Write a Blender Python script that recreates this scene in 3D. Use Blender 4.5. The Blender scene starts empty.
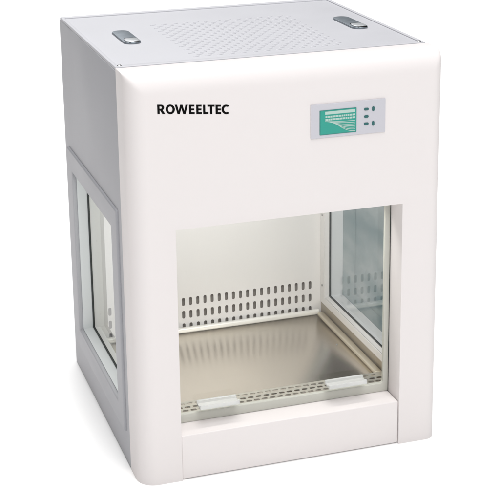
import bpy, bmesh, math, random
from mathutils import Vector, Matrix
random.seed(4)
S = bpy.context.scene
COL = S.collection

# ------------------------------------------------------------------ camera, world, lamps
cam = bpy.data.objects.new('camera', bpy.data.cameras.new('camera')); COL.objects.link(cam)
cam.location = (-0.61615, -2.69934, 1.54861)
cam.rotation_euler = (1.291985, 0.0135365, -0.3135233)
cam.data.sensor_width = 36; cam.data.lens = 1420.3/500*36
cam.data.shift_x = 0.0101; cam.data.shift_y = -0.1999
cam.data.clip_start = 0.05; cam.data.clip_end = 200
S.camera = cam

w = bpy.data.worlds.new('World'); S.world = w; w.use_nodes = True
bg = w.node_tree.nodes['Background']; bg.inputs[0].default_value = (0.97, 0.98, 1.0, 1); bg.inputs[1].default_value = 0.04

def area(name, loc, target, sx, sy, power, col=(1, 1, 1)):
    l = bpy.data.lights.new(name, 'AREA'); l.shape = 'RECTANGLE'; l.size = sx; l.size_y = sy
    l.energy = power; l.color = col
    o = bpy.data.objects.new(name, l); COL.objects.link(o); o.location = loc
    o.rotation_euler = (Vector(target)-Vector(loc)).to_track_quat('-Z', 'Y').to_euler()
    return o
area('overhead_softbox', (0.45, 1.0, 9.0), (0.45, 1.0, 0), 5.5, 32, 2480)
area('front_softbox', (-0.4, -7.0, 5.0), (0.35, 0, 0.4), 5, 3, 170)
area('bounce_fill_light', (-1.25, 1.0, 0.22), (0, 0.35, 0.10), 0.7, 0.35, 2.6, (1, 0.91, 0.86))  # added fill in place of warm bounce off the table
area('cabinet_lamp', (0.35, 0.12, 0.590), (0.35, 0.55, 0.05), 0.5, 0.06, 2.6, (1, 0.99, 0.95))

S.view_settings.view_transform = 'Standard'; S.view_settings.look = 'None'
S.view_settings.exposure = 0; S.view_settings.gamma = 1
S.render.engine = 'CYCLES'
S.cycles.max_bounces = 12; S.cycles.transparent_max_bounces = 16; S.cycles.glossy_bounces = 6

# ------------------------------------------------------------------ materials
def mat(name, col, rough=0.5, metal=0.0, spec=0.5, var=0.0, vscale=6, bump=0.0, bscale=400, coat=0.0, aniso=0.0, tangent=None):
    m = bpy.data.materials.new(name); m.use_nodes = True
    nt = m.node_tree; b = nt.nodes['Principled BSDF']
    b.inputs['Base Color'].default_value = (*col, 1); b.inputs['Roughness'].default_value = rough
    b.inputs['Metallic'].default_value = metal; b.inputs['Specular IOR Level'].default_value = spec
    b.inputs['Coat Weight'].default_value = coat; b.inputs['Anisotropic'].default_value = aniso
    tc = nt.nodes.new('ShaderNodeTexCoord')
    n = nt.nodes.new('ShaderNodeTexNoise'); n.inputs['Scale'].default_value = vscale; n.inputs['Detail'].default_value = 4
    nt.links.new(tc.outputs['Object'], n.inputs['Vector'])
    r = nt.nodes.new('ShaderNodeMapRange'); r.inputs['To Min'].default_value = 1-var; r.inputs['To Max'].default_value = 1+var
    nt.links.new(n.outputs['Fac'], r.inputs['Value'])
    mx = nt.nodes.new('ShaderNodeVectorMath'); mx.operation = 'SCALE'; mx.inputs[0].default_value = col
    nt.links.new(r.outputs[0], mx.inputs['Scale']); nt.links.new(mx.outputs[0], b.inputs['Base Color'])
    r2 = nt.nodes.new('ShaderNodeMapRange'); r2.inputs['To Min'].default_value = max(rough*0.85, 0.02); r2.inputs['To Max'].default_value = min(rough*1.15, 1)
    nt.links.new(n.outputs['Fac'], r2.inputs['Value']); nt.links.new(r2.outputs[0], b.inputs['Roughness'])
    if bump:
        n2 = nt.nodes.new('ShaderNodeTexNoise'); n2.inputs['Scale'].default_value = bscale; n2.inputs['Detail'].default_value = 2
        nt.links.new(tc.outputs['Object'], n2.inputs['Vector'])
        bu = nt.nodes.new('ShaderNodeBump'); bu.inputs['Strength'].default_value = bump; bu.inputs['Distance'].default_value = 0.0005
        nt.links.new(n2.outputs['Fac'], bu.inputs['Height']); nt.links.new(bu.outputs[0], b.inputs['Normal'])
    return m

def glass(name, tint, rough=0.0, ior=1.5, boost=0.0):
    m = bpy.data.materials.new(name); m.use_nodes = True; nt = m.node_tree; nt.nodes.clear()
    out = nt.nodes.new('ShaderNodeOutputMaterial'); mix = nt.nodes.new('ShaderNodeMixShader')
    t = nt.nodes.new('ShaderNodeBsdfTransparent'); t.inputs[0].default_value = (*tint, 1)
    g = nt.nodes.new('ShaderNodeBsdfGlossy'); g.inputs['Roughness'].default_value = rough
    f = nt.nodes.new('ShaderNodeFresnel'); f.inputs[0].default_value = ior
    ge = nt.nodes.new('ShaderNodeNewGeometry'); io = nt.nodes.new('ShaderNodeMapRange')   # same reflectance from both sides of the sheet
    io.inputs['To Min'].default_value = ior; io.inputs['To Max'].default_value = 1/ior
    nt.links.new(ge.outputs['Backfacing'], io.inputs['Value']); nt.links.new(io.outputs[0], f.inputs[0])
    a = nt.nodes.new('ShaderNodeMath'); a.operation = 'ADD'; a.inputs[1].default_value = boost; a.use_clamp = True
    nt.links.new(f.outputs[0], a.inputs[0]); nt.links.new(a.outputs[0], mix.inputs[0])
    nt.links.new(t.outputs[0], mix.inputs[1]); nt.links.new(g.outputs[0], mix.inputs[2]); nt.links.new(mix.outputs[0], out.inputs[0])
    return m

M_floor = mat('white_table', (0.965, 0.962, 0.958), 0.8, spec=0.0)
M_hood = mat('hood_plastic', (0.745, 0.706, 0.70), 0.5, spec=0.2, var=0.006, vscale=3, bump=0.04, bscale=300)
M_body = mat('shaded_housing_paint', (0.385, 0.387, 0.410), 0.5, spec=0.3, var=0.01, vscale=5, bump=0.12, bscale=600)  # same paint as the lid, darkened to carry the side's shade
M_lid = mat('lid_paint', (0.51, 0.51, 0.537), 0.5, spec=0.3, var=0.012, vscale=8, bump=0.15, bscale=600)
M_inner = mat('inner_paint', (0.80, 0.785, 0.775), 0.35, spec=0.4, var=0.01, vscale=5)
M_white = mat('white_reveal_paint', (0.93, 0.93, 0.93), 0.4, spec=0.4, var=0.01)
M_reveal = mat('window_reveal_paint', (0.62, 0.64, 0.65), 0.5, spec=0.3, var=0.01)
M_steel = mat('brushed_steel', (0.72, 0.665, 0.585), 0.18, metal=1.0, var=0.04, vscale=7, bump=0.05, bscale=250)
M_rail = mat('polished_rail', (0.90, 0.89, 0.85), 0.3, metal=0.15, var=0.01)
M_tan = mat('satin_steel_edge', (0.66, 0.60, 0.48), 0.38, metal=0.8, var=0.04)
M_dark = mat('dark_cavity', (0.42, 0.38, 0.34), 0.8)
M_seal = mat('rubber_seal', (0.03, 0.035, 0.035), 0.6)
M_alu = mat('sash_frame', (0.53, 0.53, 0.48), 0.45, metal=0.1, var=0.03, vscale=20)
M_grille = mat('grille_steel', (0.58, 0.56, 0.49), 0.3, metal=0.7, var=0.06, vscale=30)
M_skirt = mat('skirt_steel', (0.42, 0.37, 0.29), 0.4, metal=0.6, var=0.05)
M_latch = mat('latch_steel', (0.23, 0.26, 0.29), 0.4, metal=0.6, var=0.1, vscale=60)
M_chrome = mat('bright_chrome', (0.72, 0.74, 0.76), 0.32, metal=0.55)
M_screw = mat('screw_steel', (0.42, 0.42, 0.42), 0.35, metal=0.9)
M_panel = mat('panel_film', (0.53, 0.525, 0.57), 0.45, var=0.01)
M_teal = mat('screen_teal', (0.012, 0.30, 0.235), 0.3, var=0.03, vscale=40)
M_tealdark = mat('screen_border', (0.03, 0.22, 0.19), 0.4)
M_pale = mat('screen_print', (0.42, 0.56, 0.51), 0.4)
M_btn = mat('button_rubber', (0.015, 0.11, 0.11), 0.5)
M_ink = mat('black_ink', (0.004, 0.004, 0.004), 0.7, spec=0.05)
M_glass = glass('clear_pane', (0.95, 0.96, 0.958))
M_glassL = glass('reflection_greyed_pane', (0.80, 0.83, 0.82))  # greyed tint paints a dim reflection in the left glass
M_glassR = glass('clear_pane_inner', (0.96, 0.98, 1.0), 0.01, 1.5, 0.05)
M_tint = glass('painted_outside_view', (0.15, 0.225, 0.24), 0.05, 1.18)  # dull view through the right window, put into the sheet's colour
def outside_view_tint(m):          # uneven reflection and dull surroundings painted as a blotchy tint
    nt = m.node_tree; t = [n for n in nt.nodes if n.type == 'BSDF_TRANSPARENT'][0]
    tc = nt.nodes.new('ShaderNodeTexCoord'); mp = nt.nodes.new('ShaderNodeMapping'); mp.inputs['Scale'].default_value = (1, 3, 9)
    n = nt.nodes.new('ShaderNodeTexNoise'); n.inputs['Scale'].default_value = 1.6; n.inputs['Detail'].default_value = 5
    cr = nt.nodes.new('ShaderNodeValToRGB'); e = cr.color_ramp.elements
    e[0].position = 0.36; e[0].color = (0.08, 0.13, 0.135, 1); e[1].position = 0.66; e[1].color = (0.24, 0.265, 0.255, 1)
    nt.links.new(tc.outputs['Object'], mp.inputs[0]); nt.links.new(mp.outputs[0], n.inputs['Vector'])
    nt.links.new(n.outputs['Fac'], cr.inputs[0]); nt.links.new(cr.outputs[0], t.inputs[0])
outside_view_tint(M_tint)
def acrylic():
    m = mat('clear_acrylic', (0.92, 0.93, 0.92), 0.12, spec=0.6)
    m.node_tree.nodes['Principled BSDF'].inputs['Transmission Weight'].default_value = 0.55
    return m
M_acr = acrylic()

# ------------------------------------------------------------------ helpers
def empty(name, loc, parent=None):
    o = bpy.data.objects.new(name, None); COL.objects.link(o); o.location = loc; o.empty_display_size = 0.05
    if parent: o.parent = parent
    return o
def link(name, me, m, parent):
    me.name = name; o = bpy.data.objects.new(name, me); COL.objects.link(o)
    me.materials.clear(); me.materials.append(m)
    if parent: o.parent = parent
    return o
def finish(o, bevel=0.0, seg=3, angle=35):
    if bevel:
        b = o.modifiers.new('bevel', 'BEVEL'); b.width = bevel; b.segments = seg; b.limit_method = 'ANGLE'; b.angle_limit = math.radians(30); b.harden_normals = False
    o.data.shade_auto = None if False else None
def smooth(o, ang=35):
    for p in o.data.polygons: p.use_smooth = True
    o.data.set_sharp_from_angle(angle=math.radians(ang))
def box_bm(bm, x0, x1, y0, y1, z0, z1):
    r = bmesh.ops.create_cube(bm, size=1)
    for v in r['verts']:
        v.co = Vector(((x0+x1)/2+v.co.x*(x1-x0), (y0+y1)/2+v.co.y*(y1-y0), (z0+z1)/2+v.co.z*(z1-z0)))
    return r['verts']
def box(name, m, parent, x0, x1, y0, y1, z0, z1, bevel=0.001, seg=2):
    bm = bmesh.new(); box_bm(bm, x0, x1, y0, y1, z0, z1)
    if bevel: bmesh.ops.bevel(bm, geom=bm.edges[:], offset=bevel, segments=seg, affect='EDGES', profile=0.5)
    me = bpy.data.meshes.new(name); bm.to_mesh(me); bm.free()
    o = link(name, me, m, parent); smooth(o); return o
def rrect(x0, x1, y0, y1, r=0.0, n=6):
    if r <= 0: return [(x0, y0), (x1, y0), (x1, y1), (x0, y1)]
    P = []
    for cx, cy, a in ((x1-r, y0+r, -90), (x1-r, y1-r, 0), (x0+r, y1-r, 90), (x0+r, y0+r, 180)):
        for k in range(n+1):
            t = math.radians(a+90*k/n); P.append((cx+r*math.cos(t), cy+r*math.sin(t)))
    return P
PL = {'XY': Matrix.Identity(4),
      'XZ': Matrix(((1, 0, 0, 0), (0, 0, 1, 0), (0, 1, 0, 0), (0, 0, 0, 1))),   # local (u,v,n) -> (u, n, v)
      'YZ': Matrix(((0, 0, 1, 0), (1, 0, 0, 0), (0, 1, 0, 0), (0, 0, 0, 1)))}   # local (u,v,n) -> (n, u, v)
def plate(name, m, parent, loops, plane, n0, n1, bevel=0.0, grow=0.0):
    """filled 2-D outline(s) with holes, given thickness n0..n1 along the plane's normal"""
    cu = bpy.data.curves.new(name, 'CURVE'); cu.dimensions = '2D'; cu.fill_mode = 'BOTH'
    for L in loops:
        s = cu.splines.new('POLY'); s.points.add(len(L)-1)
        for p, q in zip(s.points, L): p.co = (q[0], q[1], 0, 1)
        s.use_cyclic_u = True
    h = (n1-n0)/2; cu.extrude = max(h-bevel, 0.00005); cu.bevel_depth = bevel; cu.bevel_resolution = 2
    if bevel: cu.offset = -bevel
    if grow: cu.offset = grow
    t = bpy.data.objects.new('tmp', cu); COL.objects.link(t)
    dg = bpy.context.evaluated_depsgraph_get(); me = bpy.data.meshes.new_from_object(t.evaluated_get(dg))
    bpy.data.objects.remove(t); bpy.data.curves.remove(cu)
    me.transform(PL[plane] @ Matrix.Translation((0, 0, (n0+n1)/2)))
    bm = bmesh.new(); bm.from_mesh(me); bmesh.ops.remove_doubles(bm, verts=bm.verts, dist=1e-6)
    bmesh.ops.recalc_face_normals(bm, faces=bm.faces); bm.to_mesh(me); bm.free()
    o = link(name, me, m, parent); smooth(o); return o
def boolean(o, cutters):
    for bmf in cutters:
        me = bpy.data.meshes.new('cut'); bm = bmesh.new(); box_bm(bm, *bmf); bm.to_mesh(me); bm.free()
        c = bpy.data.objects.new('cut', me); COL.objects.link(c)
        md = o.modifiers.new('b', 'BOOLEAN'); md.object = c; md.operation = 'DIFFERENCE'; md.solver = 'EXACT'
        dg = bpy.context.evaluated_depsgraph_get(); new = bpy.data.meshes.new_from_object(o.evaluated_get(dg))
        o.modifiers.clear(); old = o.data; o.data = new; bpy.data.meshes.remove(old); bpy.data.objects.remove(c)
def bake_bevel(o, width, seg=3):
    b = o.modifiers.new('bevel', 'BEVEL'); b.width = width; b.segments = seg; b.limit_method = 'ANGLE'; b.angle_limit = math.radians(50)
    dg = bpy.context.evaluated_depsgraph_get(); new = bpy.data.meshes.new_from_object(o.evaluated_get(dg))
    o.modifiers.clear(); o.data = new; smooth(o, 40)
def screw(parent, loc, r=0.004, axis='Z', name='screw'):
    bm = bmesh.new(); bmesh.ops.create_uvsphere(bm, u_segments=16, v_segments=8, radius=r)
    for v in bm.verts: v.co.z *= 0.45
    box_bm(bm, -r*0.7, r*0.7, -r*0.12, r*0.12, r*0.40, r*0.5)
    me = bpy.data.meshes.new(name); bm.to_mesh(me); bm.free()
    if axis == 'X-': me.transform(Matrix.Rotation(math.radians(-90), 4, 'Y'))
    if axis == 'X+': me.transform(Matrix.Rotation(math.radians(90), 4, 'Y'))
    o = link(name, me, M_screw, parent); o.location = loc; smooth(o); return o

# ------------------------------------------------------------------ setting
me = bpy.data.meshes.new('table_surface'); bm = bmesh.new(); bmesh.ops.create_grid(bm, x_segments=4, y_segments=4, size=40)
bm.to_mesh(me); bm.free()
fl = link('table_surface', me, M_floor, None); fl['kind'] = 'structure'

# ------------------------------------------------------------------ cabinet
W, D, H, T = 0.70, 0.699, 0.912, 0.0907
A, B, C = 0.0942, 0.6068, 0.5794           # front opening: left, right, top
root = empty('clean_bench', (0, 0, 0))
root['label'] = 'white bench-top clean air cabinet with glazed front, side windows and a perforated back'
root['category'] = 'clean bench'

# housing (rear shell)
IX0, IX1, IY, IZ0, IZ1 = 0.045, 0.655, 0.62, 0.060, 0.605
WY0, WY1, WZ0, WZ1 = 0.172, 0.602, 0.129, 0.545
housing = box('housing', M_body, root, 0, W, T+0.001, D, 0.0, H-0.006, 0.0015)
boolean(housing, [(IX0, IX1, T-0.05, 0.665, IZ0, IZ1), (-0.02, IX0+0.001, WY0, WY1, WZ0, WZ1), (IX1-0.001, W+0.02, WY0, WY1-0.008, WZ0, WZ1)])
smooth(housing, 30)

# inner lining: side walls, ceiling
for nm, x0, x1, y1 in (('inner_wall', IX0-0.0, IX0+0.003, WY1), ('inner_wall', IX1-0.003, IX1, WY1-0.008)):
    plate(nm, M_inner, root, [rrect(T+0.003, IY-0.001, 0.110, IZ1-0.002), rrect(WY0-0.001, y1+0.001, WZ0-0.001, WZ1+0.001)], 'YZ', x0+0.0003, x1+0.0003 if nm and x0 < .3 else x1-0.0003)
box('ceiling_panel', M_inner, root, IX0+0.004, IX1-0.004, T+0.003, IY-0.002, IZ1-0.004, IZ1-0.001, 0)
for x0, x1 in ((IX0+0.0005, IX0+0.0022), (IX1-0.0022, IX1-0.0005)):
    box('skirt', M_skirt, root, x0, x1, T+0.003, IY-0.002, IZ0+0.001, 0.1095, 0)

# perforated back wall
loops = [rrect(IX0+0.001, IX1-0.001, IZ0+0.002, IZ1-0.006)]
for k in range(29):
    cx = 0.6225-0.01945*k
    for z0, z1 in ((0.1475, 0.1700), (0.1120, 0.1340), (0.0775, 0.0990)):
        loops.append(rrect(cx-0.0042, cx+0.0042, z0, z1, 0.0041, 5))
plate('back_wall', M_inner, root, loops, 'XZ', IY, IY+0.0016)
box('plenum_backing', M_dark, root, IX0+0.002, IX1-0.002, 0.636, 0.641, IZ0+0.001, IZ1-0.006, 0)

# ---- work tray
tray = box('work_tray', M_steel, root, 0.057, 0.645, 0.195, 0.600, 0.074, 0.080, 0.001)
tray_b = box('tray_floor', M_steel, tray, IX0+0.004, IX1-0.004, T+0.003, IY-0.001, IZ0+0.001, 0.070, 0)
# rounded back rail and side lips
def bar_round(name, m, parent, x0, x1, y0, y1, z0, z1, r):
    bm = bmesh.new(); box_bm(bm, x0, x1, y0, y1, z0, z1)
    bmesh.ops.bevel(bm, geom=bm.edges[:], offset=r, segments=4, affect='EDGES', profile=0.5)
    me = bpy.data.meshes.new(name); bm.to_mesh(me); bm.free(); o = link(name, me, m, parent); smooth(o, 60); return o
bar_round('rail', M_rail, tray, 0.057, 0.643, 0.597, 0.610, 0.0805, 0.0940, 0.0045)
bar_round('side_lip', M_tan, tray, 0.632, 0.650, 0.197, 0.592, 0.0805, 0.0905, 0.004)
bar_round('side_lip', M_tan, tray, 0.050, 0.068, 0.197, 0.592, 0.0805, 0.0905, 0.004)
screw(tray, (0.613, 0.40, 0.0805), 0.0028)

# front intake grille
loops = [rrect(IX0+0.005, IX1-0.005, T+0.003, 0.196)]
rowy = (0.150, 0.1665, 0.183)
for i, y in enumerate(rowy):
    x = 0.062 + (0.0095 if i % 2 else 0)
    while x < 0.632:
        loops.append(rrect(x, x+0.0140, y-0.0040, y+0.0040, 0.0032, 4)); x += 0.019
plate('intake_grille', M_grille, root, loops, 'XY', 0.0885, 0.0900)
box('grille_lining', M_dark, root, IX0+0.006, IX1-0.006, 0.13, 0.188, 0.0702, 0.0725, 0)

# brushed finish on the tray: grain runs left to right
def brushed(o, m, rough, an):
    m2 = m.copy(); m2.name = 'brushed_tray_steel'; o.data.materials[0] = m2
    uv = o.data.uv_layers.new(name='grain')
    for l in o.data.loops:
        c = o.data.vertices[l.vertex_index].co; uv.data[l.index].uv = (c.y+c.z, c.x)
    nt = m2.node_tree; b = nt.nodes['Principled BSDF']; b.inputs['Anisotropic'].default_value = an
    tg = nt.nodes.new('ShaderNodeTangent'); tg.direction_type = 'UV_MAP'; tg.uv_map = 'grain'
    nt.links.new(tg.outputs[0], b.inputs['Tangent'])
    for l in list(b.inputs['Roughness'].links): nt.links.remove(l)
    b.inputs['Roughness'].default_value = rough
brushed(tray, M_steel, 0.23, 0.75)

# ---- side windows: raised frame, reveal, seal, pane
def side_window(left):
    if left: xo, s, y1 = 0.0, 1, WY1
    else: xo, s, y1 = W, -1, WY1-0.008
    def X(a, b): return (xo+s*a, xo+s*b) if s > 0 else (xo+s*b, xo+s*a)
    win = empty('side_window', (0, 0, 0), root)
    n0, n1 = X(-0.0060, 0.0042); hi = 0.0004 if left else -0.004
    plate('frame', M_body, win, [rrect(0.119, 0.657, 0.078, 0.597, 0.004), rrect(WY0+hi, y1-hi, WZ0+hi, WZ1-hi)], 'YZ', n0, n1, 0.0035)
    n0, n1 = X(0.0045 if left else -0.0050, 0.0290)
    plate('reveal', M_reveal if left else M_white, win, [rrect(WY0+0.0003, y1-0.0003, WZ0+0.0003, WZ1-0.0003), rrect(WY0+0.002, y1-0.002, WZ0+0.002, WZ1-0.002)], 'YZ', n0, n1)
    n0, n1 = X(0.0292, 0.0335)
    plate('seal', M_seal, win, [rrect(WY0+0.0005, y1-0.0005, WZ0+0.0005, WZ1-0.0005), rrect(WY0+0.0042, y1-0.0042, WZ0+0.0042, WZ1-0.0042)], 'YZ', n0, n1)
    n0, n1 = X(0.0305, 0.0325)
    xm = (n0+n1)/2
    n0, n1 = X(0.0337, 0.0452)
    plate('inner_reveal', M_inner, win, [rrect(WY0+0.0003, y1-0.0003, WZ0+0.0003, WZ1-0.0003), rrect(WY0+0.0015, y1-0.0015, WZ0+0.0015, WZ1-0.0015)], 'YZ', n0, n1)
    pane('pane', M_glassL if left else M_glassR, win, xm, WY0+0.004, y1-0.004, WZ0+0.004, WZ1-0.004)
    if not left:
        p = pane('outside_view_sheet', M_tint, win, xo-s*0.0046, WY0+0.0005, y1-0.0005, WZ0+0.0005, WZ1-0.0005)  # added sheet, coloured like the dull surroundings beyond the window
        p['label'] = 'added blue-grey sheet standing in for the dull surroundings outside'
    return win
def pane(name, m, parent, x, y0, y1, z0, z1):
    bm = bmesh.new(); vs = [bm.verts.new(c) for c in ((x, y0, z0), (x, y1, z0), (x, y1, z1), (x, y0, z1))]; bm.faces.new(vs)
    me = bpy.data.meshes.new(name); bm.to_mesh(me); bm.free(); return link(name, me, m, parent)
side_window(True); side_window(False)
for z in (0.16, 0.357, 0.53):
    screw(root, (IX1-0.0035, 0.607-0.001, z), 0.0034, 'X-')
    screw(root, (IX0+0.0036, 0.611, z), 0.0034, 'X+')

# ------------------------------------------------------------------ front hood
RT, RV, RR = 0.043, 0.041, 0.026          # top roll radius, upright corner radii
def fil(d, r): return r-math.sqrt(max(r*r-max(0.0, r-d)**2, 0.0))
def roll(r, n): return [r*(1-math.cos(math.pi/2*k/n)) for k in range(n+1)]
hx = roll(RV, 22)+[0.12, 0.25, 0.4, 0.55]+[W-v for v in reversed(roll(RR, 18))]
hz = [0.0, 0.15, 0.3, 0.45, 0.6, 0.72, 0.80]+[H-v for v in reversed(roll(RT, 24))]
bm = bmesh.new(); G = []
for x in hx:
    row = []
    for z in hz:
        y = (max(fil(x, RV), fil(W-x, RR))**2.8+fil(H-z, RT)**2.8)**(1/2.8)
        row.append(bm.verts.new((x, y, z)))
    G.append(row)
nx, nz = len(hx), len(hz)
for i in range(nx-1):
    for j in range(nz-1): bm.faces.new((G[i][j], G[i+1][j], G[i+1][j+1], G[i][j+1]))
ring = [G[i][0] for i in range(nx)]+[G[-1][j] for j in range(1, nz)]+[G[i][-1] for i in range(nx-2, -1, -1)]+[G[0][j] for j in range(nz-2, 0, -1)]
back = [bm.verts.new((v.co.x, T, v.co.z)) for v in ring]
for k in range(len(ring)):
    q = (k+1) % len(ring); bm.faces.new((ring[q], ring[k], back[k], back[q]))
bm.faces.new(back)
bmesh.ops.recalc_face_normals(bm, faces=bm.faces)
me = bpy.data.meshes.new('hood'); bm.to_mesh(me); bm.free(); hood = link('hood', me, M_hood, root)
boolean(hood, [(A, B, -0.1, 0.3, -0.1, C)])
bake_bevel(hood, 0.0018, 3); smooth(hood, 55)

# sill between the hood's legs
sill = box('sill', M_hood, root, A+0.0008, B-0.0008, 0.0035, T, 0.0025, 0.1058, 0.0022, 3)

# ---- front sash: frame, pane, handles
FY = 0.067
sash = empty('front_sash', (0, 0, 0), root)
plate('frame', M_alu, sash, [rrect(A+0.001, B-0.001, 0.1064, C-0.001), rrect(A+0.0115, B-0.0125, 0.1265, C-0.010, 0.006, 6)], 'XZ', FY-0.004, FY+0.006, 0.0008)
bmp = bmesh.new(); vs = [bmp.verts.new(c) for c in ((A+0.01, FY, 0.125), (B-0.01, FY, 0.125), (B-0.01, FY, C-0.009), (A+0.01, FY, C-0.009))]; bmp.faces.new(vs)
me = bpy.data.meshes.new('pane'); bmp.to_mesh(me); bmp.free(); link('pane', me, M_glass, sash)
plate('seal', M_seal, sash, [rrect(B-0.0010, B-0.0002, 0.108, C-0.002)], 'XZ', FY-0.0052, FY+0.002)
def handle(x0, x1, z):
    P = [(0.036, z), (0.0665, z+0.001), (0.0665, z+0.0100), (0.061, z+0.0100), (0.059, z+0.0052), (0.044, z+0.0048), (0.041, z+0.0095), (0.036, z+0.0095)]
    return plate('handle', M_acr, sash, [P], 'YZ', x0, x1, 0.0006)
handle(0.148, 0.239, 0.1440); handle(0.451, 0.543, 0.1450)

# ---- lettering on the hood
def ell(cx, cy, rx, ry, a0, a1, n=28):
    return [(cx+rx*math.cos(math.radians(a0+(a1-a0)*k/n)), cy+ry*math.sin(math.radians(a0+(a1-a0)*k/n))) for k in range(n+1)]
def glyph(c):
    if c == 'E': return [[(0, 0), (.58, 0), (.58, .165), (.21, .165), (.21, .42), (.54, .42), (.54, .58), (.21, .58), (.21, .835), (.565, .835), (.565, 1), (0, 1)]]
    if c == 'L': return [[(0, 0), (.56, 0), (.56, .17), (.21, .17), (.21, 1), (0, 1)]]
    if c == 'T': return [[(.275, 0), (.485, 0), (.485, .83), (.76, .83), (.76, 1), (0, 1), (0, .83), (.275, .83)]]
    if c == 'W': return [[(.27, 0), (.50, 0), (.70, .70), (.90, 0), (1.13, 0), (1.40, 1), (1.18, 1), (1.015, .25), (.81, 1), (.60, 1), (.395, .25), (.22, 1), (0, 1)]]
    if c == 'O': return [ell(.49, .5, .49, .52, 0, 355, 40), ell(.49, .5, .27, .345, 0, 350, 34)]
    if c == 'C': return [ell(.51, .5, .51, .52, 52, 308, 34)+ell(.53, .5, .30, .345, 300, 60, 26)]
    if c == 'R': return [[(0, 0), (.21, 0), (.21, .385), (.30, .385), (.53, 0), (.80, 0), (.52, .43)]+ell(.41, .705, .31, .295, -65, 90, 16)+[(0, 1)],
                         [(.21, .54), (.34, .54)]+ell(.36, .69, .145, .15, -90, 90, 12)+[(.21, .84)]]
def lettering():
    loops = []; hg = 0.0186; ang = -math.atan2(0.0141, 0.1514)
    for c, x0 in zip('ROWEELTEC', (0, .91, 1.93, 3.50, 4.30, 5.06, 5.56, 6.46, 7.13)):
        for L in glyph(c):
            loops.append([((x+x0)*hg*1.02, y*hg) for x, y in L])
    ca, sa = math.cos(ang), math.sin(ang)
    loops = [[(0.0634+x, 0.8322+x*math.tan(ang)+y) for x, y in L] for L in loops]   # printed level, letters upright
    return plate('lettering', M_ink, hood, loops, 'XZ', -0.0005, 0.0001, 0.0, 0.00035)
lettering()

# ---- control panel
cp = plate('control_panel', M_panel, root, [rrect(0.3925, 0.5618, 0.7470, 0.8205, 0.001)], 'XZ', -0.0028, 0.0005, 0.0005)
sc = plate('screen', M_tealdark, cp, [rrect(0.4118, 0.4952, 0.7535, 0.8070, 0.001)], 'XZ', -0.0036, -0.0026)
plate('display', M_teal, sc, [rrect(0.4135, 0.4935, 0.7552, 0.8055)], 'XZ', -0.0040, -0.0034)
pr = []
pr.append(rrect(0.424, 0.4915, 0.7975, 0.8040)); 
for r_ in range(2):
    x = 0.4245
    zz = 0.7905-r_*0.0062
    while x < 0.490:
        l = random.choice((0.0035, 0.0055, 0.008)); pr.append(rrect(x, min(x+l, 0.4915), zz, zz+0.0038)); x += l+0.0009
plate('screen_text', M_pale, sc, pr, 'XZ', -0.0044, -0.0039)
cv = []
for k in range(7):
    P = []; x0 = 0.4235+k*0.0035; z0 = 0.7828-k*0.0004; x1 = 0.4915; z1 = 0.7795-k*0.0038
    for q in range(13):
        t = q/12; P.append((x0+(x1-x0)*t, z0+(z1-z0)*(1-(1-t)**2.0) ))
    th = 0.00055
    cv.append([(a, b-th) for a, b in P]+[(a, b+th) for a, b in reversed(P)])
for k in range(7): plate('graph_curve', M_pale, sc, [cv[k]], 'XZ', -0.0044-k*0.00002, -0.0039)
for cx, cz, hx, hz in ((0.5177, 0.8010, 0.0052, 0.0028), (0.5177, 0.7850, 0.0050, 0.0028), (0.5177, 0.7690, 0.0052, 0.0028),
                       (0.5335, 0.8005, 0.0028, 0.0050), (0.5335, 0.7685, 0.0028, 0.0050)):
    plate('button', M_btn, cp, [rrect(cx-hx, cx+hx, cz-hz, cz+hz, 0.0025, 5)], 'XZ', -0.0040, -0.0026, 0.0003)

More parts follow.
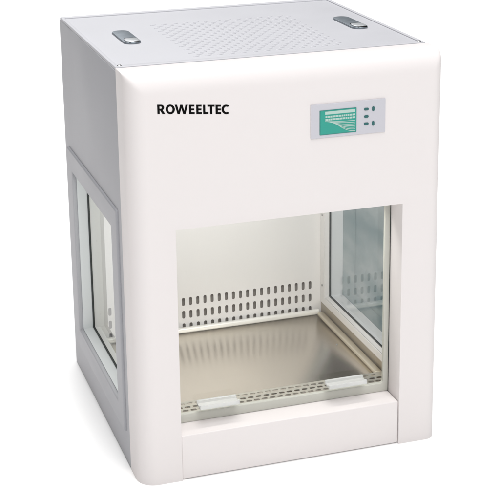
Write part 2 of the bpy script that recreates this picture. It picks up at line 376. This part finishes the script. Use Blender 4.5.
# ------------------------------------------------------------------ lid
ZL = H-0.0062
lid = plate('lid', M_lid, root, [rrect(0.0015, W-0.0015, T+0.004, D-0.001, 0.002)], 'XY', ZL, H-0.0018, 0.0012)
plate('rim', M_lid, lid, [rrect(0.0015, W-0.0015, T+0.005, D-0.001, 0.003), rrect(0.010, W-0.010, T+0.024, D-0.018, 0.004)], 'XY', H-0.0045, H+0.0008, 0.0013)
# pressed air slots
bm = bmesh.new()
for j in range(21):
    for i in range(13):
        cx = 0.190+i*0.0265+(0.013 if j % 2 else 0); cy = 0.150+j*0.0185
        r = bmesh.ops.create_uvsphere(bm, u_segments=12, v_segments=6, radius=1)
        a = math.radians(20)
        for v in r['verts']:
            x, y, z = v.co.x*0.0095, v.co.y*0.0034, v.co.z*0.0022
            v.co = Vector((cx+x*math.cos(a)-y*math.sin(a), cy+x*math.sin(a)+y*math.cos(a), H-0.0019+z))
me = bpy.data.meshes.new('vent_louvres'); bm.to_mesh(me); bm.free(); o = link('vent_louvres', me, M_lid, lid); smooth(o, 60)
def lift_latch(cx, cy, L=0.150, Wd=0.040):
    b = plate('lift_handle', M_latch, lid, [rrect(cx-Wd/2, cx+Wd/2, cy-L/2, cy+L/2, Wd/2-0.0005, 10)], 'XY', H-0.0019, H+0.0022, 0.0012)
    plate('tongue', M_chrome, b, [rrect(cx-Wd/2+0.005, cx+Wd/2-0.004, cy-L/2+0.006, cy-L/2+0.045, 0.012, 8)], 'XY', H+0.0022, H+0.0048, 0.0010)
    plate('slot', M_ink, b, [rrect(cx-Wd/2+0.010, cx+Wd/2-0.008, cy-L/2+0.046, cy-L/2+0.056, 0.004, 6)], 'XY', H+0.0022, H+0.0028, 0.0002)
    plate('finger_recess', M_ink, b, [rrect(cx-Wd/2+0.010, cx+Wd/2-0.006, cy-L/2+0.0015, cy-L/2+0.0075, 0.0028, 6)], 'XY', H+0.0021, H+0.0032, 0.0002)
    return b
lift_latch(0.096, 0.398); lift_latch(0.631, 0.371)
screw(lid, (0.0125, 0.108, H+0.0008), 0.0048); screw(lid, (W-0.0125, 0.108, H+0.0008), 0.0048)
